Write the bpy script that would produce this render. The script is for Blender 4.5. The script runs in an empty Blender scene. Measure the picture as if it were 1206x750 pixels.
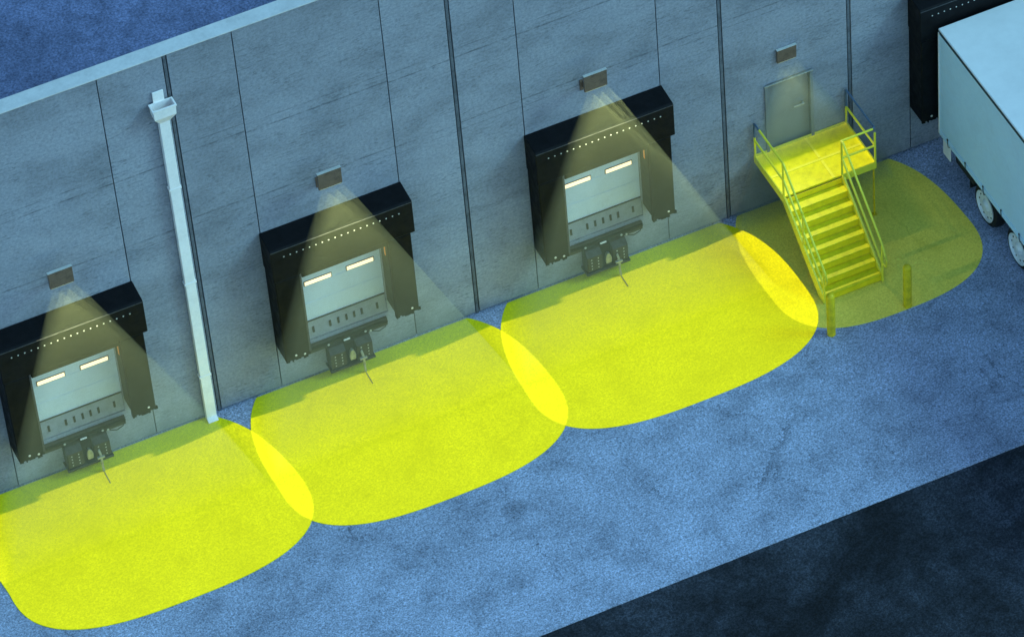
import bpy, bmesh, math, random
from mathutils import Vector, Matrix
random.seed(7)
R = math.radians
scene = bpy.context.scene
col = scene.collection
H = 10.61          # wall height

# ------------------------------------------------------------------ helpers
class MB:
    """collects shapes in a bmesh; build() links them as ONE mesh object"""
    def __init__(s): s.bm = bmesh.new()
    def box(s, x0, x1, y0, y1, z0, z1, bev=0.0, seg=1):
        r = bmesh.ops.create_cube(s.bm, size=1.0)
        vs = r['verts']
        for v in vs:
            v.co = Vector(((x0+x1)/2+v.co.x*(x1-x0), (y0+y1)/2+v.co.y*(y1-y0), (z0+z1)/2+v.co.z*(z1-z0)))
        if bev:
            es = list({e for v in vs for e in v.link_edges})
            bmesh.ops.bevel(s.bm, geom=es, offset=bev, segments=seg, affect='EDGES', profile=.5)
        return s
    def prism(s, prof, x0, x1, axis='x'):
        """extrude a closed profile: axis x takes (y,z) points, axis y takes (x,z), axis z takes (x,y)"""
        def P(p, t):
            return {'x': (t, p[0], p[1]), 'y': (p[0], t, p[1]), 'z': (p[0], p[1], t)}[axis]
        a = [s.bm.verts.new(P(p, x0)) for p in prof]; b = [s.bm.verts.new(P(p, x1)) for p in prof]
        n = len(prof)
        s.bm.faces.new(a[::-1]); s.bm.faces.new(b)
        for i in range(n):
            s.bm.faces.new((a[i], a[(i+1) % n], b[(i+1) % n], b[i]))
        return s
    def tube(s, pts, r, n=8, cap=True):
        pts = [Vector(p) for p in pts]; rings = []
        for i, p in enumerate(pts):
            if i == 0: d = pts[1]-p
            elif i == len(pts)-1: d = p-pts[i-1]
            else: d = (pts[i+1]-p).normalized()+(p-pts[i-1]).normalized()
            d.normalize()
            up = Vector((0, 0, 1)) if abs(d.z) < .9 else Vector((1, 0, 0))
            u = d.cross(up).normalized(); w = d.cross(u).normalized()
            rings.append([s.bm.verts.new(p+r*(math.cos(2*math.pi*k/n)*u+math.sin(2*math.pi*k/n)*w)) for k in range(n)])
        for a, b in zip(rings, rings[1:]):
            for k in range(n): s.bm.faces.new((a[k], a[(k+1) % n], b[(k+1) % n], b[k]))
        if cap:
            s.bm.faces.new(rings[0][::-1]); s.bm.faces.new(rings[-1])
        return s
    def lathe(s, prof, axis='z', n=32, c=(0, 0, 0)):
        """closed revolve of (radius, height) points"""
        rings = []
        for r, h in prof:
            ring = []
            for k in range(n):
                a = 2*math.pi*k/n; p = (r*math.cos(a), r*math.sin(a), h)
                if axis == 'x': p = (h, p[0], p[1])
                ring.append(s.bm.verts.new((c[0]+p[0], c[1]+p[1], c[2]+p[2])))
            rings.append(ring)
        for a, b in zip(rings, rings[1:]):
            for k in range(n): s.bm.faces.new((a[k], a[(k+1) % n], b[(k+1) % n], b[k]))
        s.bm.faces.new(rings[0][::-1]); s.bm.faces.new(rings[-1])
        return s
    def sphere(s, c, r, sx=1, sy=1, sz=1):
        m = Matrix.Translation(c) @ Matrix.Diagonal((sx, sy, sz, 1))
        bmesh.ops.create_uvsphere(s.bm, u_segments=10, v_segments=6, radius=r, matrix=m)
        return s
    def cells(s, xs, zs, skip, y0, y1):
        """wall slab in the xz plane on a grid, leaving out the cells in skip (openings)"""
        V = {}
        def v(i, k, y):
            if (i, k, y) not in V: V[(i, k, y)] = s.bm.verts.new((xs[i], y, zs[k]))
            return V[(i, k, y)]
        nx, nz = len(xs)-1, len(zs)-1
        on = lambda i, k: 0 <= i < nx and 0 <= k < nz and (i, k) not in skip
        for i in range(nx):
            for k in range(nz):
                if not on(i, k): continue
                s.bm.faces.new((v(i, k, y0), v(i+1, k, y0), v(i+1, k+1, y0), v(i, k+1, y0)))
                s.bm.faces.new((v(i, k, y1), v(i, k+1, y1), v(i+1, k+1, y1), v(i+1, k, y1)))
                for (di, dk, a, b) in ((-1, 0, (i, k), (i, k+1)), (1, 0, (i+1, k+1), (i+1, k)), (0, -1, (i+1, k), (i, k)), (0, 1, (i, k+1), (i+1, k+1))):
                    if not on(i+di, k+dk):
                        s.bm.faces.new((v(*a, y0), v(*b, y0), v(*b, y1), v(*a, y1)))
        return s
    def build(s, name, mat, parent=None, smooth=False, bev=0.0):
        bmesh.ops.recalc_face_normals(s.bm, faces=s.bm.faces[:])
        me = bpy.data.meshes.new(name); s.bm.to_mesh(me); s.bm.free()
        if smooth:
            for p in me.polygons: p.use_smooth = True
            me.set_sharp_from_angle(angle=R(35))
        me.materials.append(mat)
        o = bpy.data.objects.new(name, me); col.objects.link(o)
        if parent: o.parent = parent
        if bev:
            b = o.modifiers.new('bevel', 'BEVEL'); b.width = bev; b.segments = 2; b.limit_method = 'ANGLE'
        return o

def tag(o, label=None, cat=None, group=None, kind=None):
    if label: o['label'] = label
    if cat: o['category'] = cat
    if group: o['group'] = group
    if kind: o['kind'] = kind
    return o

def empty(name, loc=(0, 0, 0)):
    o = bpy.data.objects.new(name, None); col.objects.link(o); o.location = loc; o.empty_display_size = .3
    return o

def copy_tree(o, parent=None):
    c = o.copy(); col.objects.link(c)
    if parent: c.parent = parent
    for ch in list(o.children): copy_tree(ch, c)
    return c

# ------------------------------------------------------------------ materials
def mat(name):
    m = bpy.data.materials.new(name); m.use_nodes = True
    nt = m.node_tree; b = nt.nodes['Principled BSDF']
    return m, nt, b

class NT:
    """short-hand for wiring node trees"""
    def __init__(s, nt): s.t = nt
    def n(s, kind, **kw):
        x = s.t.nodes.new(kind)
        for k, v in kw.items(): setattr(x, k, v)
        return x
    def l(s, a, b): s.t.links.new(a, b)
    def pos(s, scale=(1, 1, 1), world=True):
        g = s.n('ShaderNodeNewGeometry').outputs['Position'] if world else s.n('ShaderNodeTexCoord').outputs['Object']
        m = s.n('ShaderNodeMapping'); m.inputs['Scale'].default_value = scale; s.l(g, m.inputs['Vector'])
        return m.outputs['Vector']
    def noise(s, vec, scale, detail=4, rough=.6, dist=0):
        x = s.n('ShaderNodeTexNoise'); x.inputs['Scale'].default_value = scale; x.inputs['Detail'].default_value = detail
        x.inputs['Roughness'].default_value = rough; x.inputs['Distortion'].default_value = dist
        s.l(vec, x.inputs['Vector']); return x.outputs['Fac']
    def vor(s, vec, scale, feature='F1', out='Distance', rnd=1):
        x = s.n('ShaderNodeTexVoronoi', feature=feature); x.inputs['Scale'].default_value = scale
        x.inputs['Randomness'].default_value = rnd
        s.l(vec, x.inputs['Vector']); return x.outputs[out]
    def ramp(s, f, stops):
        x = s.n('ShaderNodeValToRGB'); e = x.color_ramp.elements
        while len(e) < len(stops): e.new(.5)
        for el, (p, c) in zip(e, stops):
            el.position = p; el.color = (c, c, c, 1) if isinstance(c, (int, float)) else (*c, 1)
        s.l(f, x.inputs['Fac']); return x.outputs['Color']
    def mix(s, f, a, b, mode='MIX'):
        x = s.n('ShaderNodeMix', data_type='RGBA', blend_type=mode)
        for sock, v in ((x.inputs['Factor'], f), (x.inputs['A'], a), (x.inputs['B'], b)):
            if hasattr(v, 'is_output'): s.l(v, sock)
            elif isinstance(v, (int, float)):
                sock.default_value = v if sock.type == 'VALUE' else (v, v, v, 1)
            else: sock.default_value = (*v, 1)
        return x.outputs['Result']
    def math(s, op, a, b=None, c=None):
        x = s.n('ShaderNodeMath', operation=op)
        for i, v in enumerate((a, b, c)):
            if v is None: continue
            if hasattr(v, 'is_output'): s.l(v, x.inputs[i])
            else: x.inputs[i].default_value = v
        return x.outputs[0]
    def bump(s, bsdf, h, strength=.3, dist=.01):
        x = s.n('ShaderNodeBump'); x.inputs['Strength'].default_value = strength; x.inputs['Distance'].default_value = dist
        s.l(h, x.inputs['Height']); s.l(x.outputs['Normal'], bsdf.inputs['Normal'])

def ground_pattern(N):
    """grain, mottling, stains and cracks of the concrete yard: returns a grey multiplier and a height"""
    P = N.pos()
    grain = N.noise(P, 25, 3, .75)
    grain2 = N.noise(P, 12, 4, .72)
    mid = N.noise(P, 1.3, 6, .62)
    big = N.noise(P, .32, 4, .55, .4)
    g = N.ramp(grain, [(.30, .34), (.5, 1.0), (.70, 1.70)])
    g = N.mix(.85, g, N.ramp(grain2, [(.30, .55), (.5, 1.0), (.7, 1.38)]), 'MULTIPLY')
    g = N.mix(1, g, N.ramp(mid, [(.32, .74), (.5, 1.0), (.68, 1.14)]), 'MULTIPLY')
    g = N.mix(1, g, N.ramp(big, [(.30, .80), (.52, 1.0), (.7, 1.10)]), 'MULTIPLY')
    # drip and oil stains
    st = N.noise(N.pos((.9, 1.3, 1)), .85, 5, .6, .9)
    g = N.mix(1, g, N.ramp(st, [(.60, 1.0), (.72, .70), (.82, .6)]), 'MULTIPLY')
    # hairline cracks: edges of a large distorted voronoi, broken up
    wob = N.noise(P, 1.1, 5, .65)
    v = N.n('ShaderNodeVectorMath', operation='ADD'); N.l(P, v.inputs[0])
    sc = N.n('ShaderNodeVectorMath', operation='SCALE'); sc.inputs['Scale'].default_value = 1.1
    cx = N.n('ShaderNodeCombineXYZ'); N.l(wob, cx.inputs[0]); N.l(grain2, cx.inputs[1]); N.l(cx.outputs[0], sc.inputs[0]); N.l(sc.outputs[0], v.inputs[1])
    ed = N.vor(v.outputs[0], .30, 'DISTANCE_TO_EDGE')
    line = N.ramp(ed, [(0, .40), (.003, .6), (.0065, 1.0)])
    brk = N.ramp(N.noise(P, .55, 3, .5), [(.50, 0.0), (.58, 1.0)])
    g = N.mix(brk, g, N.mix(1, g, line, 'MULTIPLY'))
    h = N.math('ADD', grain, N.math('MULTIPLY', grain2, .6))
    return g, h

def make_pavement():
    m, nt, b = mat('blue grey worn concrete yard'); N = NT(nt)
    g, h = ground_pattern(N)
    N.l(N.mix(1, (.36, .39, .52), g, 'MULTIPLY'), b.inputs['Base Color'])
    b.inputs['Roughness'].default_value = .85; b.inputs['Specular IOR Level'].default_value = .25
    N.bump(b, h, .55, .012)
    return m

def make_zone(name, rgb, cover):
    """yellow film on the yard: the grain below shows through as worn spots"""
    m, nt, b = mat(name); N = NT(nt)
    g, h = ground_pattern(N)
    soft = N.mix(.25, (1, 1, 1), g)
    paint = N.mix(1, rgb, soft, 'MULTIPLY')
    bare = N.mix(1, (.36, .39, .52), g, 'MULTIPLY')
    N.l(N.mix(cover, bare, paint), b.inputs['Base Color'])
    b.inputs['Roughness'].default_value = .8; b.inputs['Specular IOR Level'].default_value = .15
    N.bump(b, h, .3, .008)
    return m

def make_asphalt():
    m, nt, b = mat('dark asphalt road'); N = NT(nt); P = N.pos()
    grain = N.ramp(N.noise(P, 24, 3, .78), [(.3, .15), (.5, 1), (.68, 2.3)])
    mid = N.ramp(N.noise(P, 1.7, 7, .7, .2), [(.32, .45), (.5, 1), (.68, 1.5)])
    big = N.ramp(N.noise(P, .42, 5, .6, .5), [(.38, .42), (.5, .95), (.62, 1.45)])
    c = N.mix(1, (.022, .0245, .033), grain, 'MULTIPLY'); c = N.mix(1, c, mid, 'MULTIPLY'); c = N.mix(1, c, big, 'MULTIPLY')
    spk = N.ramp(N.noise(N.pos(), 60, 1, .5), [(.78, 0.0), (.80, 1.0)])
    c = N.mix(N.math('MULTIPLY', spk, .5), c, (.2, .22, .24))
    N.l(c, b.inputs['Base Color']); b.inputs['Roughness'].default_value = .8; b.inputs['Specular IOR Level'].default_value = .25
    N.bump(b, N.noise(P, 22, 3, .75), .6, .012)
    return m

def make_wall():
    m, nt, b = mat('grey cast concrete panels'); N = NT(nt); P = N.pos()
    rnd = N.n('ShaderNodeObjectInfo').outputs['Random']
    off = N.n('ShaderNodeCombineXYZ'); N.l(N.math('MULTIPLY', rnd, 37.0), off.inputs[0]); N.l(N.math('MULTIPLY', rnd, 13.0), off.inputs[2])
    def shifted(scale):
        v = N.n('ShaderNodeVectorMath', operation='ADD'); N.l(P, v.inputs[0]); N.l(off.outputs[0], v.inputs[1])
        mp = N.n('ShaderNodeMapping'); mp.inputs['Scale'].default_value = scale; N.l(v.outputs[0], mp.inputs['Vector']); return mp.outputs[0]
    base = (.292, .303, .358)
    c = N.mix(1, base, N.ramp(rnd, [(0, .91), (1, 1.07)]), 'MULTIPLY')
    cloud = N.noise(shifted((.6, 1, 1.0)), 1.0, 6, .62, .3)
    c = N.mix(1, c, N.ramp(cloud, [(.30, .74), (.5, 1), (.70, 1.14)]), 'MULTIPLY')
    fine = N.noise(shifted((1, 1, 1.3)), 14, 5, .74)
    c = N.mix(1, c, N.ramp(fine, [(.30, .70), (.5, 1), (.7, 1.24)]), 'MULTIPLY')
    # flecks and scuffs left by the form boards, mostly level
    gate = N.ramp(N.noise(shifted((.45, 1, 1.1)), 1.1, 5, .6), [(.42, .08), (.66, 1.0)])
    fl = N.noise(shifted((.42, 1, 2.1)), 9.0, 5, .76)
    sm = N.math('MULTIPLY', N.ramp(fl, [(.52, 0.0), (.61, 1.0)]), gate)
    c = N.mix(N.math('MULTIPLY', sm, .66), c, (.085, .092, .11))
    pit = N.ramp(N.noise(shifted((.7, 1, 1.2)), 4.6, 5, .78), [(.62, 0.0), (.67, 1.0)])
    c = N.mix(N.math('MULTIPLY', pit, .55), c, (.09, .098, .115))
    # level pairs of lift lines, each panel a little different
    sep = N.n('ShaderNodeSeparateXYZ'); N.l(N.n('ShaderNodeNewGeometry').outputs['Position'], sep.inputs[0])
    z = N.math('ADD', sep.outputs['Z'], N.math('MULTIPLY', N.math('SUBTRACT', N.noise(shifted((.35, 1, .1)), 1.2, 3, .5), .5), .06))
    z = N.math('ADD', z, N.math('MULTIPLY', rnd, .16))
    tot = None
    for zc, wd, k in ((7.80, .020, .80), (8.03, .014, .55), (5.92, .020, .72), (5.72, .014, .5), (9.6, .012, .25), (2.9, .014, .35), (3.95, .012, .3)):
        d = N.math('ABSOLUTE', N.math('SUBTRACT', z, zc))
        f = N.math('MULTIPLY', N.math('MAXIMUM', N.math('SUBTRACT', 1, N.math('DIVIDE', d, wd*1.5)), 0), k)
        tot = f if tot is None else N.math('MAXIMUM', tot, f)
    tot = N.math('MULTIPLY', tot, N.ramp(N.noise(shifted((1, 1, .3)), 2.4, 5, .75), [(.40, .10), (.60, 1.0)]))
    c = N.mix(tot, c, (.06, .065, .08))
    # run-off stains below the coping and splash dirt at the foot, both ragged
    run = N.noise(shifted((3.2, 1, .16)), 1.6, 5, .7)
    foot = N.math('MULTIPLY', N.ramp(N.math('ADD', N.math('MULTIPLY', sep.outputs['Z'], .5), N.math('MULTIPLY', N.noise(shifted((1, 1, .6)), 2.2, 5, .7), .9)), [(.42, 1.0), (.72, 0.0)]), .40)
    c = N.mix(foot, c, (.10, .105, .12))
    tr_ = N.math('MULTIPLY', N.ramp(N.math('SUBTRACT', N.math('ADD', N.math('DIVIDE', sep.outputs['Z'], H), N.math('MULTIPLY', run, .30)), .5), [(.56, 0.0), (.72, 1.0)]), .30)
    c = N.mix(tr_, c, (.12, .125, .14))
    N.l(c, b.inputs['Base Color']); b.inputs['Roughness'].default_value = .85; b.inputs['Specular IOR Level'].default_value = .2
    N.bump(b, N.math('SUBTRACT', N.noise(P, 7, 6, .72), N.math('MULTIPLY', tot, .5)), .4, .02)
    return m

def make_roof():
    m, nt, b = mat('blue roof gravel'); N = NT(nt); P = N.pos()
    c = N.mix(1, (.125, .145, .25), N.ramp(N.noise(P, 20, 3, .75), [(.3, .5), (.5, 1), (.72, 1.6)]), 'MULTIPLY')
    c = N.mix(1, c, N.ramp(N.noise(P, 3, 5, .65), [(.3, .72), (.5, 1), (.7, 1.25)]), 'MULTIPLY')
    c = N.mix(1, c, N.ramp(N.noise(P, .35, 3, .5), [(.3, .7), (.5, 1), (.7, 1.2)]), 'MULTIPLY')
    N.l(c, b.inputs['Base Color']); b.inputs['Roughness'].default_value = .9; b.inputs['Specular IOR Level'].default_value = .1
    N.bump(b, N.noise(P, 20, 3, .75), .6, .012)
    return m

def plain(name, rgb, rough=.6, metal=0.0, var=.12, scale=5.0, spec=.4, bump=.0):
    """painted, rubber or metal surface with uneven dirt and gloss"""
    m, nt, b = mat(name); N = NT(nt)
    P = N.pos(world=False)
    v = N.ramp(N.noise(P, scale, 6, .66), [(.28, 1-var*1.7), (.5, 1.0), (.72, 1+var)])
    v2 = N.ramp(N.noise(P, scale*7, 3, .6), [(.3, 1-var*.7), (.7, 1+var*.5)])
    c = N.mix(1, N.mix(1, rgb, v, 'MULTIPLY'), v2, 'MULTIPLY')
    N.l(c, b.inputs['Base Color'])
    b.inputs['Metallic'].default_value = metal; b.inputs['Specular IOR Level'].default_value = spec
    rr = N.ramp(N.noise(P, scale*1.7, 4, .6), [(.3, max(0, rough-.1)), (.7, min(1, rough+.1))])
    N.l(rr, b.inputs['Roughness'])
    if bump: N.bump(b, N.noise(P, scale*6, 4, .6), bump, .006)
    return m

def glow(name, rgb, s):
    m, nt, b = mat(name)
    b.inputs['Base Color'].default_value = (*rgb, 1); b.inputs['Emission Color'].default_value = (*rgb, 1)
    b.inputs['Emission Strength'].default_value = s
    return m

YEL = (.84, .72, .008)
M = dict(
    pavement=make_pavement(), asphalt=make_asphalt(), wall=make_wall(), roof=make_roof(),
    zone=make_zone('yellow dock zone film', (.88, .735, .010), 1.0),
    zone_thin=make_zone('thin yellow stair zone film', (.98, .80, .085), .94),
    coping=plain('pale coping metal', (.60, .58, .57), .5, 0, .10, 2.0),
    joint=plain('dark joint filler', (.030, .034, .040), .9, 0, .2, 3),
    strip=plain('weathered sealant strip', (.115, .125, .15), .85, 0, .3, 4),
    white=plain('white painted steel', (.97, .90, .88), .42, 0, .06, 3),
    door=plain('pale grey painted door', (.66, .74, .84), .5, 0, .05, 1.5),
    doorlow=plain('grey steel door base', (.27, .29, .35), .5, .0, .14, 6),
    slot=plain('black slot', (.012, .012, .014), .8, 0, .1, 4),
    rubber=plain('black rubber foam', (.0045, .0045, .0060), .62, 0, .35, 3, .16, .2),
    rubber2=plain('dull black fabric', (.007, .0065, .007), .8, 0, .4, 5, .12, .25),
    seamline=plain('worn rubber edge', (.05, .05, .055), .6, 0, .4, 8),
    steel=plain('oily dark steel', (.040, .036, .034), .5, .5, .6, 9, .5, .3),
    zincleg=plain('dull zinc leg', (.13, .16, .15), .6, .2, .2, 9),
    bare=plain('bare galvanised steel', (.42, .43, .42), .42, .7, .25, 9),
    bolt=plain('pale bolt head', (.62, .62, .58), .4, .3, .1, 9),
    lamp=plain('bronze grey lamp housing', (.155, .105, .082), .5, .15, .22, 7),
    lampedge=plain('bright lamp edge', (.62, .62, .60), .35, .3, .1, 7),
    yellow=plain('safety yellow paint', YEL, .5, 0, .12, 6, .4),
    yellow_rail=plain('bright yellow tube paint', (.92, .80, .05), .4, 0, .06, 6, .5),
    yellow_dark=plain('worn yellow bollard paint', (.86, .60, .006), .5, 0, .22, 5, .4),
    yellow_riser=plain('yellow stair riser paint', (.97, .74, .01), .5, 0, .1, 6),
    bluerail=plain('blue grey rail paint', (.10, .16, .26), .45, .2, .15, 6),  # rail stretches outside the beam, their unlit look put into the colour
    manleaf=plain('grey personnel door paint', (.20, .21, .22), .5, 0, .09, 2.5),
    trailer_side=plain('white trailer curtain', (.62, .84, .99), .48, 0, .04, 1.2, .35),
    trailer_roof=plain('white trailer roof', (.80, .80, .80), .5, 0, .04, .8, .3),
    gap=plain('dark trailer seam', (.02, .045, .065), .7, 0, .1, 3),
    tyre=plain('black tyre rubber', (.012, .012, .013), .75, 0, .2, 7, .3),
    rim=plain('polished alloy rim', (.80, .81, .82), .35, .1, .08, 7),
    chassis=plain('black chassis paint', (.018, .019, .022), .6, .2, .3, 6),
    screen=glow('warm lit door window', (1.0, .82, .50), .82),
    amber=glow('dim amber dock light', (.9, .35, .06), .10),
    lens=glow('lit lamp lens', (1.0, .9, .45), .12),
)

# ------------------------------------------------------------------ setting

T = [-18.3, -12.2, -6.1, 0.0, 6.1, 12.2, 15.25, 21.35, 27.45]          # the wide joints
docks = [-3.05, 3.05, 9.15, 18.30]
YE = -8.89

b = MB(); b.box(-300, 300, -300, 300, -.5, -.02); tag(b.build('road', M['asphalt']), kind='structure')
b = MB(); b.box(-60, 80, YE, 0.3, -.3, 0.0); tag(b.build('pavement', M['pavement']), kind='structure')

# ------------------------------------------------------------------ warehouse
wh = tag(empty('warehouse', (4.5, 0, 0)), 'long warehouse wall of grey concrete panels with dock doors and pale roof coping', 'building')
def wp(bld, name, m, **k):
    """a part of the warehouse, modelled in world coordinates"""
    o = bld.build(name, m, wh, **k); o.matrix_parent_inverse = Matrix.Translation((-4.5, 0, 0)); return o
g = .011
for a, c in zip(T, T[1:]):
    w = c-a
    if w > 4:
        x1, x2 = a+1.46, c-1.46
        spans = [(a+.055, x1-g), (x1+g, x2-g), (x2+g, c-.055)]
    else:
        spans = [(a+.055, c-.055)]
    mid = (a+c)/2
    for (p, q) in spans:
        m = MB()
        if w > 4 and p < mid < q and any(abs(mid-d) < .1 for d in docks):
            m.cells([p, mid-1.0, mid+1.0, q], [0.06, 1.10, 3.72, H-.03], {(1, 1)}, 0, .24)
        elif abs(a-12.2) < .01:
            m.cells([p, 13.20, 14.32, q], [0.06, 1.58, 3.63, H-.03], {(1, 1)}, 0, .24)
        else:
            m.cells([p, q], [0.06, H-.03], set(), 0, .24)
        wp(m, 'wall_panel', M['wall'])
for x in T:
    m = MB(); m.box(x-.030, x+.034, .012, .05, .01, H-.035); wp(m, 'joint_strip', M['strip'])
m = MB(); m.box(T[0]-.1, T[-1]+.1, .08, .26, 0, H-.05); 
# dark backing behind the joints, with the openings left free
bx = [T[0]-.1]; 
m.bm.free(); m = MB()
xs = sorted([T[0]-.05, T[-1]+.05]+[d-1.0 for d in docks]+[d+1.0 for d in docks]+[13.20, 14.32])
zs = [0.005, 1.10, 1.58, 3.63, 3.72, H-.04]
sk = set()
for i in range(len(xs)-1):
    c = (xs[i]+xs[i+1])/2
    if any(abs(c-d) < .5 for d in docks): sk |= {(i, 1), (i, 2), (i, 3)}
    if abs(c-13.76) < .3: sk |= {(i, 2)}
m.cells(xs, zs, sk, .10, .30); wp(m, 'joint_backing', M['joint'])
m = MB(); m.box(T[0]-.1, T[-1]+.1, -.025, .36, H-.028, H, .006); wp(m, 'roof_coping', M['coping'])
m = MB(); m.box(T[0]-.05, T[-1]+.05, .30, 45, H-.6, H-.10); wp(m, 'roof', M['roof'])
m = MB(); m.box(T[0]-.05, T[-1]+.05, 44.7, 45, 0, H-.62); m.box(T[0]-.05, T[0]+.2, .31, 44.69, 0, H-.62); m.box(T[-1]-.2, T[-1]+.05, .31, 44.69, 0, H-.62)
wp(m, 'rear_wall', M['wall'])

# dock doors (parts of the building): leaf, base panel with slots, two lit windows
def dock_door(d):
    leaf = MB()
    leaf.box(d-.998, d+.998, .085, .125, 1.62, 3.715)
    for k in range(1, 4): leaf.box(d-.996, d+.996, .078, .086, 1.62+k*.52-.004, 1.62+k*.52+.004)
    lo = wp(leaf, 'dock_door', M['door'])
    def sub(bld, name, m_):
        o = bld.build(name, m_, lo); return o
    s = MB(); s.prism([(.02, 1.115), (.055, 1.115), (.125, 1.60), (.09, 1.60)], d-.995, d+.995); sub(s, 'base_panel', M['doorlow'])
    s = MB(); s.box(d-.997, d+.997, .055, .12, 1.602, 1.618); sub(s, 'rubber_seal', M['slot'])
    for k, u in enumerate((-.70, -.31, -.12, .07, .25, .43, .79)):
        s = MB(); y = .05; s.prism([(.028, 1.27), (.043, 1.27), (.064, 1.42), (.049, 1.42)], d+u-.024, d+u+.024); sub(s, 'slot', M['slot'])
    for u in (-.45, .53):
        s = MB(); s.box(d+u-.325, d+u+.325, .070, .086, 2.675, 2.815, .004); sub(s, 'window_frame', M['lamp'])
        s = MB(); s.box(d+u-.305, d+u+.305, .064, .0695, 2.692, 2.798); sub(s, 'lit_window', M['screen'])
for d in docks[:3]: dock_door(d)
m = MB(); m.box(docks[3]-.998, docks[3]+.998, .085, .125, 1.11, 3.715); wp(m, 'dock_door', M['door'])

# personnel door in its frame
m = MB(); m.box(13.255, 14.265, .06, .11, 1.60, 3.57); dl = wp(m, 'personnel_door', M['manleaf'])
for a, c in ((13.18, 13.252), (14.268, 14.34)):
    m = MB(); m.box(a, c, -.035, .055, 1.60, 3.575, .004); m.build('door_jamb', M['manleaf'], dl)
m = MB(); m.box(13.17, 14.35, -.045, .056, 3.578, 3.612, .004); m.build('door_head', M['bare'], dl)
m = MB(); m.box(13.86, 14.12, -.035, -.012, 2.66, 2.70, .006); m.box(14.07, 14.12, -.012, .058, 2.655, 2.705, .004); m.build('door_handle', M['bare'], dl)

# ------------------------------------------------------------------ dock shelters
def make_shelter():
    r = empty('dock_shelter')
    # header pad with a sloped drip top
    h = MB(); h.prism([(-.005, 3.82), (-.585, 3.79), (-.60, 3.82), (-.60, 4.70), (-.57, 4.735), (-.005, 4.78)], -1.62, 1.62)
    h.build('header', M['rubber'], r, bev=.015)
    s = MB(); s.box(-1.615, 1.615, -.612, -.601, 4.688, 4.708); s.build('header_edge', M['seamline'], r)
    s = MB(); s.box(-1.60, -1.03, -.592, -.005, 1.36, 3.80, .02); s.build('side_pad', M['rubber'], r)
    s = MB(); s.box(1.01, 1.52, -.592, -.005, 1.47, 3.80, .02); s.build('side_pad', M['rubber'], r)
    for x0, x1 in ((-1.045, -1.005), (.985, 1.025)):
        s = MB(); s.box(x0, x1, -.604, -.50, 1.42, 3.80, .006); s.build('guide_strip', M['seamline'] if x0 < 0 else M['rubber2'], r)
    s = MB(); s.box(-.99, .99, -.58, -.50, 3.66, 3.80, .01); s.build('head_curtain', M['rubber2'], r)
    s = MB(); s.box(1.000, 1.012, -.30, -.24, 3.10, 3.62); s.build('marker_light', M['amber'], r)
    # frayed lower flaps
    rnd = random.Random(3)
    s = MB()
    x = -1.58
    while x < -1.06:
        w = rnd.uniform(.03, .07); s.box(x, x+w-.004, -.57, -.53, 1.36-rnd.uniform(.02, .10), 1.375); x += w
    s.build('frayed_flap', M['rubber2'], r)
    s = MB(); x = 1.02
    while x < 1.5:
        w = rnd.uniform(.03, .07); s.box(x, x+w-.004, -.57, -.53, 1.47-rnd.uniform(.02, .10), 1.485); x += w
    s.build('frayed_flap', M['rubber2'], r)
    for i in range(19):
        x = -1.33+i*2.63/18
        s = MB(); s.sphere((x, -.604, 4.49), .017, 1, .5, 1); s.build('rivet', M['bolt'], r)
    for x, z in ((-1.36, 1.47), (1.36, 1.58), (-1.16, 1.42)):
        s = MB(); s.sphere((x, -.597, z), .028, 1, .5, 1); s.build('bolt', M['bolt'], r)
    return r
sh = make_shelter()
SL = ['black foam dock shelter left of the white downspout', 'black foam dock shelter nearest right of the white downspout',
      'black foam dock shelter between the second wall lamp and the yellow stairs', 'black foam dock shelter that the white trailer has backed up to']
for i, d in enumerate(docks):
    o = sh if i == 0 else copy_tree(sh)
    o.location = (d-.005, 0, 0)
    tag(o, SL[i], 'dock shelter', 'dock shelters along the wall')

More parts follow.
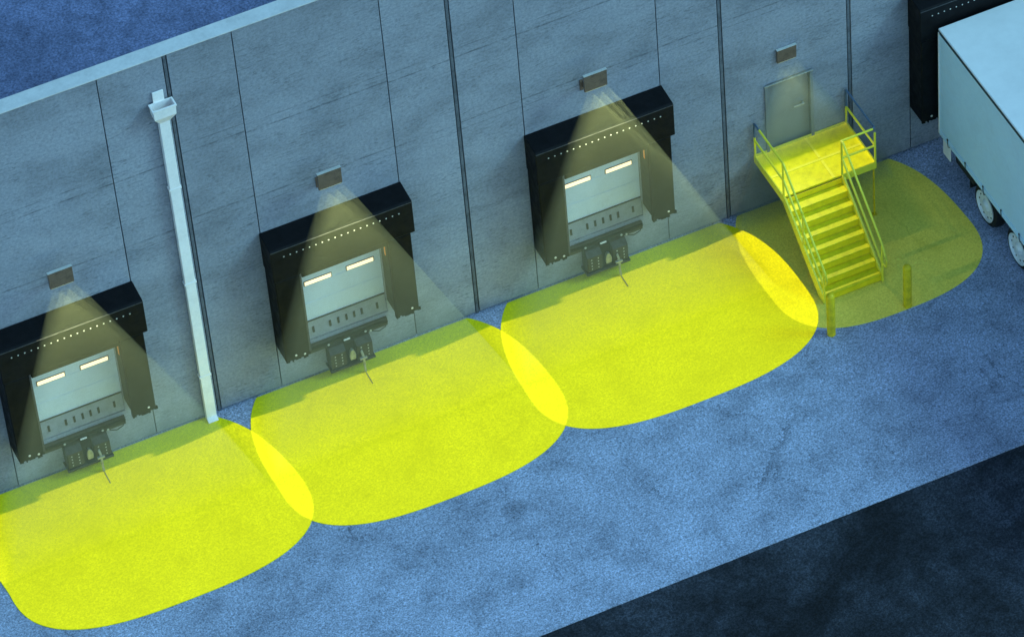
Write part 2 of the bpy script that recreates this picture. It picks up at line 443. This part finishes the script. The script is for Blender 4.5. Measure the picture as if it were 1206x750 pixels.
# ------------------------------------------------------------------ vehicle restraints under the doors
def make_restraint():
    r = empty('vehicle_restraint')
    s = MB(); s.box(-1.02, 1.02, -.10, -.004, .86, 1.09, .008); s.build('pit_plate', M['steel'], r)
    s = MB(); s.box(-1.0, 1.0, -.17, -.105, 1.02, 1.085, .008); s.build('lip_bar', M['rubber2'], r)
    for a, c in ((-.56, -.17), (.10, .50)):
        s = MB(); s.prism([(-.006, .34), (-.30, .30), (-.34, .36), (-.34, .80), (-.20, .93), (-.006, .93)], a, c); s.build('side_plate', M['steel'], r, bev=.01)
        for u in (.28, .72):
            for z in (.42, .52, .62, .72):
                t = MB(); t.sphere((a+(c-a)*u, -.343, z), .017, 1, .6, 1); t.build('bolt', M['bolt'], r)
    s = MB(); s.box(-.168, .098, -.24, -.01, .28, .95, .01); s.build('carriage', M['rubber2'], r)
    s = MB(); s.prism([(-.07, .40), (.06, .40), (.08, .55), (.03, .70), (-.02, .74), (-.06, .68), (-.08, .55)], -.33, -.25, 'y'); s.build('hook', M['bare'], r, bev=.01)
    s = MB(); s.box(-.60, .54, -.36, -.01, .235, .295, .01); s.build('base_bar', M['steel'], r)
    s = MB(); s.tube([(.20, -.36, .62), (.22, -.42, .48), (.20, -.47, .22), (.205, -.49, .05)], .030, 8); s.box(.12, .30, -.46, -.40, .42, .48, .006); s.build('lever', M['bare'], r, smooth=True)
    s = MB(); s.tube([(.205, -.52, .022), (.20, -.90, .022)], .012, 6); s.build('ground_rod', M['zincleg'], r)
    s = MB()
    s.tube([(.52, -.10, .95), (.62, -.16, .90), (.76, -.18, .86), (.92, -.16, .90), (1.02, -.11, 1.02)], .012, 6)
    s.tube([(.52, -.09, .99), (.70, -.13, .95), (.88, -.12, .97), (.98, -.10, 1.03)], .010, 6); s.build('cable_loop', M['chassis'], r, smooth=True)
    for x, z in ((-.52, 1.03), (.42, 1.02), (.55, .98)):
        s = MB(); s.sphere((x, -.185, z), .030, 1, .6, 1); s.build('pit_bolt', M['bolt'], r)
    s = MB(); s.box(-.14, .02, -.20, -.17, .975, 1.015, .005); s.build('indicator_plate', M['white'], r)
    return r
rs = make_restraint()
RL = ['oily steel trailer restraint under the dock door left of the downspout', 'oily steel trailer restraint under the dock door nearest right of the downspout',
      'oily steel trailer restraint under the dock door nearest the yellow stairs']
for i, d in enumerate(docks[:3]):
    o = rs if i == 0 else copy_tree(rs)
    o.location = (d, 0, 0); o.scale = (.92, .92, .92); tag(o, RL[i], 'vehicle restraint', 'trailer restraints below the dock doors')

# ------------------------------------------------------------------ pools of light painted as yellow sheets, and their lamps
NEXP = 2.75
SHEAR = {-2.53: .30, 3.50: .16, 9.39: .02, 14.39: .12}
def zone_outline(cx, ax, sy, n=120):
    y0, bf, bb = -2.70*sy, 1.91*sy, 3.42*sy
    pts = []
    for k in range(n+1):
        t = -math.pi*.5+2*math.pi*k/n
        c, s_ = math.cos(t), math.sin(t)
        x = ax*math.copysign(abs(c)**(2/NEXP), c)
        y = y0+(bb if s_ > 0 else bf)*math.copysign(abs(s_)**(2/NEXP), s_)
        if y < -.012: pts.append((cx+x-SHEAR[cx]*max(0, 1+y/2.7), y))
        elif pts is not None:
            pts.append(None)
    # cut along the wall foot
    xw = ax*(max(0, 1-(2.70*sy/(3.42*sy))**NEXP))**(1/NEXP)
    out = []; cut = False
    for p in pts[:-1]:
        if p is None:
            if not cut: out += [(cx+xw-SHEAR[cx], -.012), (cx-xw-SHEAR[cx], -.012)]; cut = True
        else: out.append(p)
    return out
# centre x, half width, depth scale, lamp x, spot y, lamp height, material, spot power factor
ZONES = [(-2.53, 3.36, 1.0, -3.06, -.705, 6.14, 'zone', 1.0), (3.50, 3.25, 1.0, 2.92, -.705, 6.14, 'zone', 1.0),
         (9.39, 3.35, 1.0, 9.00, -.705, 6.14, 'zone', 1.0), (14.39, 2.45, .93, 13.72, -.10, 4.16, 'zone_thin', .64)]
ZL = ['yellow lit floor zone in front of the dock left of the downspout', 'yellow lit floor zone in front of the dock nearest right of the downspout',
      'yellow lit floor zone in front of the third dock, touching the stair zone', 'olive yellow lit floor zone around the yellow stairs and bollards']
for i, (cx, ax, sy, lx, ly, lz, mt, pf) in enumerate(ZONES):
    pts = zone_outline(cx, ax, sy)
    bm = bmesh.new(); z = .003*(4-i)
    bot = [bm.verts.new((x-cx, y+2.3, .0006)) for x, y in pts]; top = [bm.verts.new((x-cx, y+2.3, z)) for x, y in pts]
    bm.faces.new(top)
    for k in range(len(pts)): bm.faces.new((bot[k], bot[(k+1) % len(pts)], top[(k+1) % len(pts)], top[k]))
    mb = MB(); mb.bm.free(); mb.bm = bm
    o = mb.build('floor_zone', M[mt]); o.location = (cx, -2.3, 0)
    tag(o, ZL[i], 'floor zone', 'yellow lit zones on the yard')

def make_lamp(w, h, y):
    """flat flood lamp; y is its back face. A strut slopes from it down to a plate on the wall"""
    r = empty('wall_lamp')
    s = MB(); s.prism([(y, 0), (y-.05, .0), (y-.06, h), (y, h)], -w/2, w/2); s.build('housing', M['lamp'], r, bev=.006)
    s = MB(); s.prism([(y, h+.001), (y-.064, h+.001), (y-.064, h+.014), (y, h+.014)], -w/2-.004, w/2+.004); s.build('top_cap', M['lampedge'], r)
    s = MB(); s.box(-w/2+.03, w/2-.03, y-.040, y-.010, -.012, -.001); s.build('lens', M['lens'], r)
    if y < -.1:
        s = MB(); s.prism([(y+.002, h*.25), (y+.002, h*.6), (-.03, h*.6+y*.98), (-.03, h*.25+y*.98)], -.05, .05); s.box(-.11, .11, -.029, -.002, h*.2+y*.98-.05, h*.65+y*.98+.05, .006); s.build('bracket', M['lamp'], r)
    return r
lampA = make_lamp(.53, .45, -.60); lampB = make_lamp(.46, .37, -.012)
lamps = [lampA, copy_tree(lampA), copy_tree(lampA), lampB]
LL = ['flat bronze wall lamp above the dock left of the downspout', 'flat bronze wall lamp above the dock nearest right of the downspout',
      'flat bronze wall lamp above the third dock, left of the stairs', 'smaller flat bronze wall lamp above the grey door and yellow stairs']
SPOT = 425
MIST = .082
def spot_nodes(L, i, P0):
    """projector lens of the lamp: evenly lights a rounded patch of yard (or the stairs), nothing else"""
    L.use_nodes = True; nt = L.node_tree; N = NT(nt)
    em = [n for n in nt.nodes if n.type == 'EMISSION'][0]
    sep = N.n('ShaderNodeSeparateXYZ'); N.l(N.n('ShaderNodeNewGeometry').outputs['Incoming'], sep.inputs[0])
    dx, dy, dz = sep.outputs
    down = N.math('MAXIMUM', N.math('MULTIPLY', dz, -1), .05)
    t = N.math('DIVIDE', P0[2], down)
    X = N.math('ADD', N.math('MULTIPLY', dx, t), P0[0]); Y = N.math('ADD', N.math('MULTIPLY', dy, t), P0[1])
    def oval(k):
        cx, ax, sy = ZONES[k][:3]; y0, bf, bb = -2.70*sy, 1.91*sy, 3.42*sy
        bsel = N.math('ADD', bf, N.math('MULTIPLY', N.math('GREATER_THAN', Y, y0), bb-bf))
        u = N.math('POWER', N.math('DIVIDE', N.math('ABSOLUTE', N.math('SUBTRACT', N.math('ADD', X, N.math('MULTIPLY', N.math('MAXIMUM', N.math('ADD', 1, N.math('DIVIDE', Y, 2.7)), 0), SHEAR[cx])), cx)), ax), NEXP)
        v = N.math('POWER', N.math('DIVIDE', N.math('ABSOLUTE', N.math('SUBTRACT', Y, y0)), bsel), NEXP)
        return N.math('MULTIPLY', N.math('LESS_THAN', N.math('ADD', u, v), 1.0), N.math('LESS_THAN', Y, -.01 if i == 3 else -.25))
    if i < 3:
        ins = oval(i)
        if i == 2:      # third lamp boosted in the overlap, standing in for stair lamp light
            ins = N.math('MULTIPLY', ins, N.math('ADD', 1.0, N.math('MULTIPLY', oval(3), .95)))
    else:               # stair lamp: added mask cut to landing and flight, avoiding ground shadows
        k = P0[2]/(P0[2]-1.62)
        xa, xb, yb = P0[0]+(12.87-P0[0])*k, P0[0]+(15.12-P0[0])*k, P0[1]+(-1.44-P0[1])*k
        xc = P0[0]+(14.31-P0[0])*k
        k2 = P0[2]/(P0[2]-.2); ye = P0[1]+(-3.22-P0[1])*k2; xe, xf = P0[0]+(12.87-P0[0])*k2, P0[0]+(14.31-P0[0])*k2
        rect = N.math('MULTIPLY', N.math('MULTIPLY', N.math('GREATER_THAN', X, xa), N.math('LESS_THAN', X, xb)), N.math('MULTIPLY', N.math('GREATER_THAN', Y, yb), N.math('LESS_THAN', Y, -.01)))
        q = N.math('DIVIDE', N.math('SUBTRACT', yb, Y), yb-ye)
        lft = N.math('ADD', xa, N.math('MULTIPLY', q, xe-xa)); rgt = N.math('ADD', xc, N.math('MULTIPLY', q, xf-xc))
        trap = N.math('MULTIPLY', N.math('MULTIPLY', N.math('GREATER_THAN', X, lft), N.math('LESS_THAN', X, rgt)), N.math('MULTIPLY', N.math('GREATER_THAN', Y, ye), N.math('LESS_THAN', Y, yb)))
        ins = N.math('MAXIMUM', N.math('MAXIMUM', rect, trap), N.math('MULTIPLY', oval(3), .16))
    comp = N.math('DIVIDE', N.math('MULTIPLY', t, t), N.math('MULTIPLY', down, 36.0))
    if i < 3:           # make up for what the mist takes away on its way down
        xr = FANS[i][3][-1][0]
        inside = N.math('MULTIPLY', N.math('GREATER_THAN', Y, -2.4), N.math('ADD', .45, N.math('MULTIPLY', .55, N.math('LESS_THAN', N.math('ADD', X, N.math('MULTIPLY', Y, .142)), xr))))
        comp = N.math('MULTIPLY', comp, N.math('EXPONENT', N.math('MULTIPLY', N.math('MULTIPLY', t, MIST), inside)))
    fo = N.n('ShaderNodeLightFalloff'); fo.inputs['Strength'].default_value = 1; fo.inputs['Smooth'].default_value = .4
    N.l(N.math('MULTIPLY', N.math('MULTIPLY', ins, comp), fo.outputs['Quadratic']), em.inputs['Strength'])

def mist(density):
    m, nt, b = mat('mist in the lamp beam'); nt.nodes.remove(b)
    vol = nt.nodes.new('ShaderNodeVolumePrincipled')
    vol.inputs['Color'].default_value = (.86, 1.0, .70, 1); vol.inputs['Density'].default_value = density; vol.inputs['Anisotropy'].default_value = 0
    nt.links.new(vol.outputs['Volume'], [n for n in nt.nodes if n.type == 'OUTPUT_MATERIAL'][0].inputs['Volume'])
    return m
fog, fog4 = mist(MIST), mist(.55)
# the lit mist under each lamp: left, right and height at the lamp foot, then its outline on the ground
FANS = [(-3.32, -2.80, 6.10, [(-5.05, -.02), (-5.5, -1.2), (-5.65, -2.4), (.16, -2.4), (-.04, -1.0), (-.20, -.02)]),
        (2.66, 3.18, 6.10, [(.87, -.02), (.45, -1.2), (.32, -2.4), (6.12, -2.4), (5.94, -1.0), (5.78, -.02)]),
        (8.74, 9.26, 6.10, [(6.80, -.02), (6.32, -1.2), (6.10, -2.4), (12.20, -2.4), (12.05, -1.0), (11.90, -.02)]),
        (13.49, 13.95, 4.17, [(12.31, -.02), (12.14, -.65), (15.98, -.65), (16.17, -.02)])]
for i, zn in enumerate(ZONES):
    cx, ax, sy, lx, ly, lz, mt, pf = zn
    o = lamps[i]; zb = 6.03 if i < 3 else 4.19
    o.location = (lx, 0, zb)
    tag(o, LL[i], 'wall lamp', 'wall lamps above the doors')
    for dx in (-.19, 0, .19):
        L = bpy.data.lights.new('lamp_beam', 'SPOT'); L.energy = SPOT*pf/3; L.color = (1.0, 1.0, .52)
        L.spot_size = R(160); L.spot_blend = 0; L.shadow_soft_size = 0.0
        lo = bpy.data.objects.new('lamp_beam', L); col.objects.link(lo); lo.parent = o
        lo.location = (dx, ly, lz-zb)
        spot_nodes(L, i, (lx+dx, ly, lz))
    x0, x1, zt, poly = FANS[i]
    m = MB()
    yt = ly-.012
    for x, y, z in [(x0, yt+.004, zt), (x1, yt+.004, zt), (x0, yt-.004, zt), (x1, yt-.004, zt)]+[(x, y, .025) for x, y in poly]: m.bm.verts.new((x, y, z))
    bmesh.ops.convex_hull(m.bm, input=m.bm.verts[:])
    q = m.build('light_beam', fog if i < 3 else fog4)
    tag(q, 'faint pale light beam fanning down from a wall lamp', 'light beam', kind='stuff')

# ------------------------------------------------------------------ downspout
ds = tag(empty('downspout', (-.24, 0, 0)), 'white square downspout with an open collector head beside a dark wall joint', 'downspout')
m = MB(); m.box(-.115, .115, -.15, -.02, 0.09, 8.98, .012, 2); m.prism([(-.02, .10), (-.15, .10), (-.25, .03), (-.22, .005), (-.02, .02)], -.113, .113); m.build('pipe', M['white'], ds)
bm = bmesh.new()
def ringv(hw, y0, y1, z): return [bm.verts.new(p) for p in ((-hw, y0, z), (hw, y0, z), (hw, y1, z), (-hw, y1, z))]
rr = [ringv(.12, -.155, -.018, 8.96), ringv(.235, -.29, -.052, 9.20), ringv(.245, -.30, -.052, 9.43), ringv(.262, -.315, -.052, 9.435), ringv(.262, -.315, -.052, 9.465), ringv(.23, -.28, -.075, 9.465), ringv(.22, -.27, -.075, 9.20), ringv(.11, -.15, -.08, 9.00)]
for a, c in zip(rr, rr[1:]):
    for k in range(4): bm.faces.new((a[k], a[(k+1) % 4], c[(k+1) % 4], c[k]))
bm.faces.new(rr[0][::-1]); bm.faces.new(rr[-1])
mb = MB(); mb.bm.free(); mb.bm = bm; mb.build('collector_head', M['white'], ds)
m = MB(); m.box(-.14, .10, -.05, -.012, 9.30, 9.72, .006); m.build('scupper', M['white'], ds)
for z in (1.35, 4.2, 7.0):
    m = MB(); m.box(-.135, .135, -.158, -.008, z, z+.05, .004); m.build('bracket', M['white'], ds)

# ------------------------------------------------------------------ steel stairs
SX0, SX1, LX1, LZ, LY = 12.86, 14.32, 15.13, 1.62, -1.45
st = tag(empty('stairs', (13.6, -1.6, 0)), 'yellow steel stairs with a landing and tube rails below the grey door', 'stairs')
def sp(bld, name, m_, **k):
    o = bld.build(name, m_, st, **k); o.matrix_parent_inverse = Matrix.Translation((-13.6, 1.6, 0)); return o
m = MB(); m.box(SX0+.03, LX1-.03, LY+.03, -.03, LZ-.05, LZ); sp(m, 'landing_deck', M['yellow'])
m = MB(); m.box(SX0+.03, LX1-.03, -.80, -.74, LZ+.001, LZ+.012); m.box(SX1-.24, SX1-.18, LY+.03, -.82, LZ+.001, LZ+.012); m.box(SX1-.24, SX1-.18, -.72, -.03, LZ+.001, LZ+.012); sp(m, 'deck_rib', M['yellow_rail'])
m = MB(); m.box(SX0, LX1, -.028, -.012, LZ-.16, LZ+.06); m.box(SX0, SX0+.028, LY, -.03, LZ-.16, LZ+.05); m.box(LX1-.028, LX1, LY, -.03, LZ-.16, LZ+.05)
m.box(SX1+.01, LX1-.03, LY, LY+.028, LZ-.16, LZ+.03); sp(m, 'edge_channel', M['yellow_rail'])
for x, y in ((LX1-.05, LY+.05), (SX1-.06, LY+.06)):
    m = MB(); m.box(x-.014, x+.014, y-.014, y+.014, .012, LZ-.161); m.box(x-.05, x+.05, y-.05, y+.05, .0135, .026); sp(m, 'support_leg', M['yellow_dark'])
NR = 8; rise = LZ/NR; run = .257
for x0 in (SX0, SX1-.04):
    m = MB()
    yb, yt = LY-run*7-.05, LY-.002
    m.prism([(yt, LZ-.20), (yt, LZ+.03), (yt-.08, LZ+.03), (yb, .20), (yb, .015), (yb+.22, .015)], x0, x0+.04); sp(m, 'stringer', M['yellow_rail'])
for k in range(1, NR):
    z = LZ-rise*k; y = LY-run*(k-1)
    m = MB(); m.box(SX0+.043, SX1-.043, y-run-.02, y-.016, z-.035, z, .006); sp(m, 'tread', M['yellow'])
    m = MB(); m.box(SX0+.045, SX1-.045, y-.012, y-.004, z+.003, z+rise-.045); sp(m, 'riser', M['yellow_riser'])
m = MB(); y = LY-run*(NR-1); m.box(SX0+.045, SX1-.045, y-.012, y-.004, .016, rise-.045); sp(m, 'riser', M['yellow_riser'])
RH = 1.05; rt = .026
def arc(p, n=6): return p
# left side: landing rail runs straight into the stair rail
yb = LY-run*7-.02
def rail(name, pts, m_): 
    q = MB(); q.tube(pts, rt, 8); return sp(q, name, m_, smooth=True)
xl = SX0+.02
rail('hand_rail', [(xl, -.30, LZ+RH), (xl, LY, LZ+RH), (xl, yb+.10, .20+RH-.08), (xl, yb-.10, .20+RH-.24), (xl+.01, yb-.16, .80), (xl, yb-.08, .62)], M['yellow_rail'])
rail('mid_rail', [(xl, -.04, LZ+RH*.5), (xl, LY, LZ+RH*.5), (xl, yb-.02, .55)], M['yellow_rail'])
rail('hand_rail', [(xl, -.05, LZ+RH-.42), (xl, -.05, LZ+RH-.02), (xl, -.09, LZ+RH), (xl, -.30, LZ+RH)], M['bluerail'])
rail('post', [(xl, -.05, LZ-.05), (xl, -.05, LZ+RH-.42)], M['yellow_rail'])
rail('post', [(xl, LY+.02, LZ-.05), (xl, LY+.02, LZ+RH)], M['yellow_rail'])
rail('post', [(xl, yb-.02, .015), (xl, yb-.02, RH+.04)], M['yellow_rail'])
rail('post', [(xl, LY-run*3.5, LZ-rise*4), (xl, LY-run*3.5, LZ-rise*3.5+RH)], M['yellow_rail'])
# right of the stair
xr = SX1-.02
rail('hand_rail', [(xr, LY+.02, LZ+.02), (xr, LY+.02, LZ+RH), (xr, LY-.05, LZ+RH), (xr, yb, .20+RH-.06), (xr, yb-.17, .92), (xr, yb-.24, .80), (xr, yb-.20, .62), (xr, yb-.02, .60)], M['yellow_rail'])
rail('mid_rail', [(xr, LY, LZ+RH*.5), (xr, yb-.02, .58)], M['yellow_rail'])
rail('post', [(xr, yb-.02, .015), (xr, yb-.02, RH+.06)], M['yellow_rail'])
# landing rail: front right return and right side
xe = LX1-.02
rail('hand_rail', [(xr, LY+.02, LZ+RH), (xe-.05, LY+.02, LZ+RH)], M['yellow_rail'])
rail('mid_rail', [(xr, LY+.02, LZ+RH*.5), (xe, LY+.02, LZ+RH*.5)], M['yellow_rail'])
rail('hand_rail', [(xe-.05, LY+.02, LZ+RH), (xe, LY+.06, LZ+RH), (xe, -.09, LZ+RH), (xe, -.05, LZ+RH-.03), (xe, -.05, LZ+RH-.55)], M['bluerail'])
rail('mid_rail', [(xe, LY+.02, LZ+RH*.5), (xe, -.05, LZ+RH*.5)], M['yellow_rail'])
rail('post', [(xe, LY+.02, LZ-.05), (xe, LY+.02, LZ+RH-.14)], M['yellow_rail'])
rail('post', [(xe, -.05, LZ-.05), (xe, -.05, LZ+RH-.55)], M['yellow_rail'])

# ------------------------------------------------------------------ bollards
BL = ['yellow steel bollard close to the foot of the stairs', 'yellow steel bollard farther right, between stairs and trailer']
def make_bollard():
    m = MB(); m.lathe([(.095, .002), (.095, 1.14), (.088, 1.19), (.068, 1.225), (.036, 1.245), (.006, 1.25)], n=24)
    return m.build('bollard', M['yellow_dark'], smooth=True)
bo = make_bollard()
for i, (x, y) in enumerate(((12.60, -4.17), (14.44, -4.19))):
    o = bo if i == 0 else bo.copy()
    if i: col.objects.link(o)
    o.location = (x, y, .010); tag(o, BL[i], 'bollard', 'yellow bollards before the stairs')

# ------------------------------------------------------------------ trailer
TX0, TX1, TY0, TY1, TZ0, TZ1 = 17.05, 19.58, -.72, -14.3, 1.03, 4.17
tr = tag(empty('semi_trailer', (18.3, -7, 0)), 'white box semi trailer backed against the rightmost dock', 'trailer')
def tp(bld, name, m_, parent=tr, **k):
    o = bld.build(name, m_, parent, **k)
    if parent is tr: o.matrix_parent_inverse = Matrix.Translation((-18.3, 7, 0))
    return o
m = MB(); m.box(TX0, TX1, TY1, TY0, TZ0, TZ1-.060, .02); tp(m, 'box_body', M['trailer_side'])
m = MB(); m.box(TX0-.006, TX1+.006, TY1+.02, TY0-.02, TZ1-.125, TZ1-.046); tp(m, 'roof_seam', M['gap'])
m = MB(); m.box(TX0-.004, TX1+.004, TY1-.01, TY0+.012, TZ1-.049, TZ1, .022, 3); tp(m, 'roof_panel', M['trailer_roof'])
for s_ in (-1, 1):
    x = TX0 if s_ < 0 else TX1
    m = MB(); m.box(min(x, x+s_*.018), max(x, x+s_*.018), TY1+.02, TY0-.05, TZ0-.02, TZ0+.11, .006); tp(m, 'side_rave', M['trailer_side'])
    m = MB(); m.box(min(x+s_*.001, x+s_*.020), max(x+s_*.001, x+s_*.020), TY0-.05, TY0-.006, TZ0, TZ1-.09, .006); tp(m, 'corner_post', M['white'])
    y = TY0-.45
    while y > TY1+.3:
        m = MB(); xx = x+s_*.03
        m.tube([(xx, y, TZ0+.17), (xx, y, TZ0+.05), (xx+s_*.01, y-.05, TZ0-.02), (xx, y-.10, TZ0+.0)], .009, 6); m.box(xx-.012, xx+.008, y-.018, y+.018, TZ0+.14, TZ0+.18)
        tp(m, 'lashing_hook', M['chassis']); y -= .82
for x in (17.75, 18.88):
    m = MB(); m.box(x-.06, x+.06, TY1+.4, TY0-.25, .68, TZ0-.002); tp(m, 'chassis_rail', M['chassis'])
m = MB(); m.box(TX0+.12, TX1-.12, TY0-.14, TY0-.04, .52, .66, .01); m.box(17.70, 17.80, TY0-.12, TY0-.06, .66, 1.0); m.box(18.83, 18.93, TY0-.12, TY0-.06, .66, 1.0); tp(m, 'rear_bumper', M['chassis'])
m = MB(); m.box(TX0+.01, TX0+.04, TY0-.50, TY0-.16, .52, 1.0, .01); tp(m, 'tail_plate', M['white'])
m = MB(); m.box(TX0+.10, TX0+.62, TY0-1.28, TY0-1.25, .36, 1.0); m.box(TX0+.08, TX0+.66, TY0-1.27, TY0-1.0, 1.0-.03, 1.02); tp(m, 'mud_flap', M['chassis'])
m = MB(); m.box(TX0+.10, TX1-.10, -6.4, TY0-.6, .86, 1.0); tp(m, 'underfloor', M['chassis'])
m = MB(); m.box(TX0+.08, TX0+.30, -2.2, -1.35, .60, 1.0, .02); m.box(TX0+.05, TX0+.12, -2.15, -1.4, .72, .9, .01); tp(m, 'tool_box', M['chassis'])
def make_wheel(left):
    s = -1 if left else 1
    w = empty('wheel'); w.parent = tr
    m = MB(); m.lathe([(.368, -.09), (.378, -.15), (.44, -.165), (.495, -.135), (.52, -.08), (.52, .08), (.495, .135), (.44, .165), (.378, .15), (.368, .09)], 'x', 40)
    t = m.build('tyre', M['tyre'], w, smooth=True)
    m = MB()
    m.lathe([(.02, .03*s), (.35, .03*s), (.37, .15*s), (.385, .172*s), (.362, .178*s), (.345, .15*s), (.33, .125*s), (.25, .140*s), (.225, .145*s), (.17, .13*s), (.15, .14*s), (.125, .18*s), (.10, .195*s), (.01, .198*s)], 'x', 40)
    m.build('rim', M['rim'], w, smooth=True)
    for k in range(10):
        a = 2*math.pi*k/10
        m = MB(); m.lathe([(.019, -.012), (.019, .012)], 'x', 10, (.132*s, .29*math.cos(a), .29*math.sin(a))); m.build('vent_hole', M['slot'], w)
    return w
for left, x in ((True, TX0+.20), (False, TX1-.20)):
    w0 = make_wheel(left)
    for k, y in enumerate((-2.78, -4.26, -5.74)):
        w = w0 if k == 0 else copy_tree(w0, tr)
        w.location = (x-18.3, y+7, .52)
for y in (-2.78, -4.26, -5.74):
    m = MB(); m.tube([(TX0+.3, y, .52), (TX1-.3, y, .52)], .075, 10); tp(m, 'axle', M['chassis'], smooth=True)
for x in (TX0+.45, TX1-.45):
    m = MB(); m.box(x-.06, x+.06, -11.5, -11.38, .05, 1.0); m.box(x-.15, x+.15, -11.56, -11.32, .002, .05); tp(m, 'landing_leg', M['chassis'])

# ------------------------------------------------------------------ light
EL, AZ = 38, 62            # sun height; azimuth from -y (towards the camera side) turning to +x
w = bpy.data.worlds.new('World'); scene.world = w; w.use_nodes = True
wn = w.node_tree; bg = wn.nodes['Background']
sky = wn.nodes.new('ShaderNodeTexSky'); sky.sky_type = 'NISHITA'; sky.sun_disc = False
sky.sun_elevation = R(EL); sky.air_density = 1.0; sky.dust_density = .3; sky.ozone_density = 2.5
sx, sy_ = math.sin(R(AZ)), -math.cos(R(AZ))
sky.sun_rotation = math.atan2(sx, sy_)
N = NT(wn); N.l(N.mix(1, sky.outputs[0], (.75, 1.05, 1.0), 'MULTIPLY'), bg.inputs['Color']); bg.inputs['Strength'].default_value = .15
S = bpy.data.lights.new('sun', 'SUN'); S.energy = 1.0; S.angle = R(18); S.color = (.35, .85, 1.0)
so = bpy.data.objects.new('sun', S); col.objects.link(so)
dirv = Vector((sx*math.cos(R(EL)), sy_*math.cos(R(EL)), math.sin(R(EL))))
so.rotation_euler = dirv.to_track_quat('Z', 'Y').to_euler(); so.location = dirv*60+Vector((8, 0, 0))

# ------------------------------------------------------------------ camera (long lens from a height)
c = [-20.229406267854188, -71.81214200932006, 80.41374027514519, 0.36094163810868973, 0.8120241358732344, -0.094687131605974, 6000.0026]
yaw, pitch, roll = c[3:6]
f = Vector((math.sin(yaw)*math.cos(pitch), math.cos(yaw)*math.cos(pitch), -math.sin(pitch)))
r0 = Vector((math.cos(yaw), -math.sin(yaw), 0)); u0 = r0.cross(f)
r2 = math.cos(roll)*r0+math.sin(roll)*u0; u2 = -math.sin(roll)*r0+math.cos(roll)*u0
cam = bpy.data.cameras.new('camera'); cam.sensor_fit = 'HORIZONTAL'; cam.sensor_width = 36; cam.lens = c[6]/1206*36
cam.clip_start = 1; cam.clip_end = 2000
co = bpy.data.objects.new('camera', cam); col.objects.link(co)
mw = Matrix((r2, u2, -f)).transposed().to_4x4(); mw.translation = Vector(c[:3]); co.matrix_world = mw
scene.camera = co

scene.view_settings.view_transform = 'Standard'; scene.view_settings.look = 'None'
scene.view_settings.exposure = .57; scene.view_settings.gamma = 1; scene.view_settings.use_curve_mapping = False
scene.cycles.use_denoising = True
scene.cycles.max_bounces = 6
scene.render.film_transparent = False
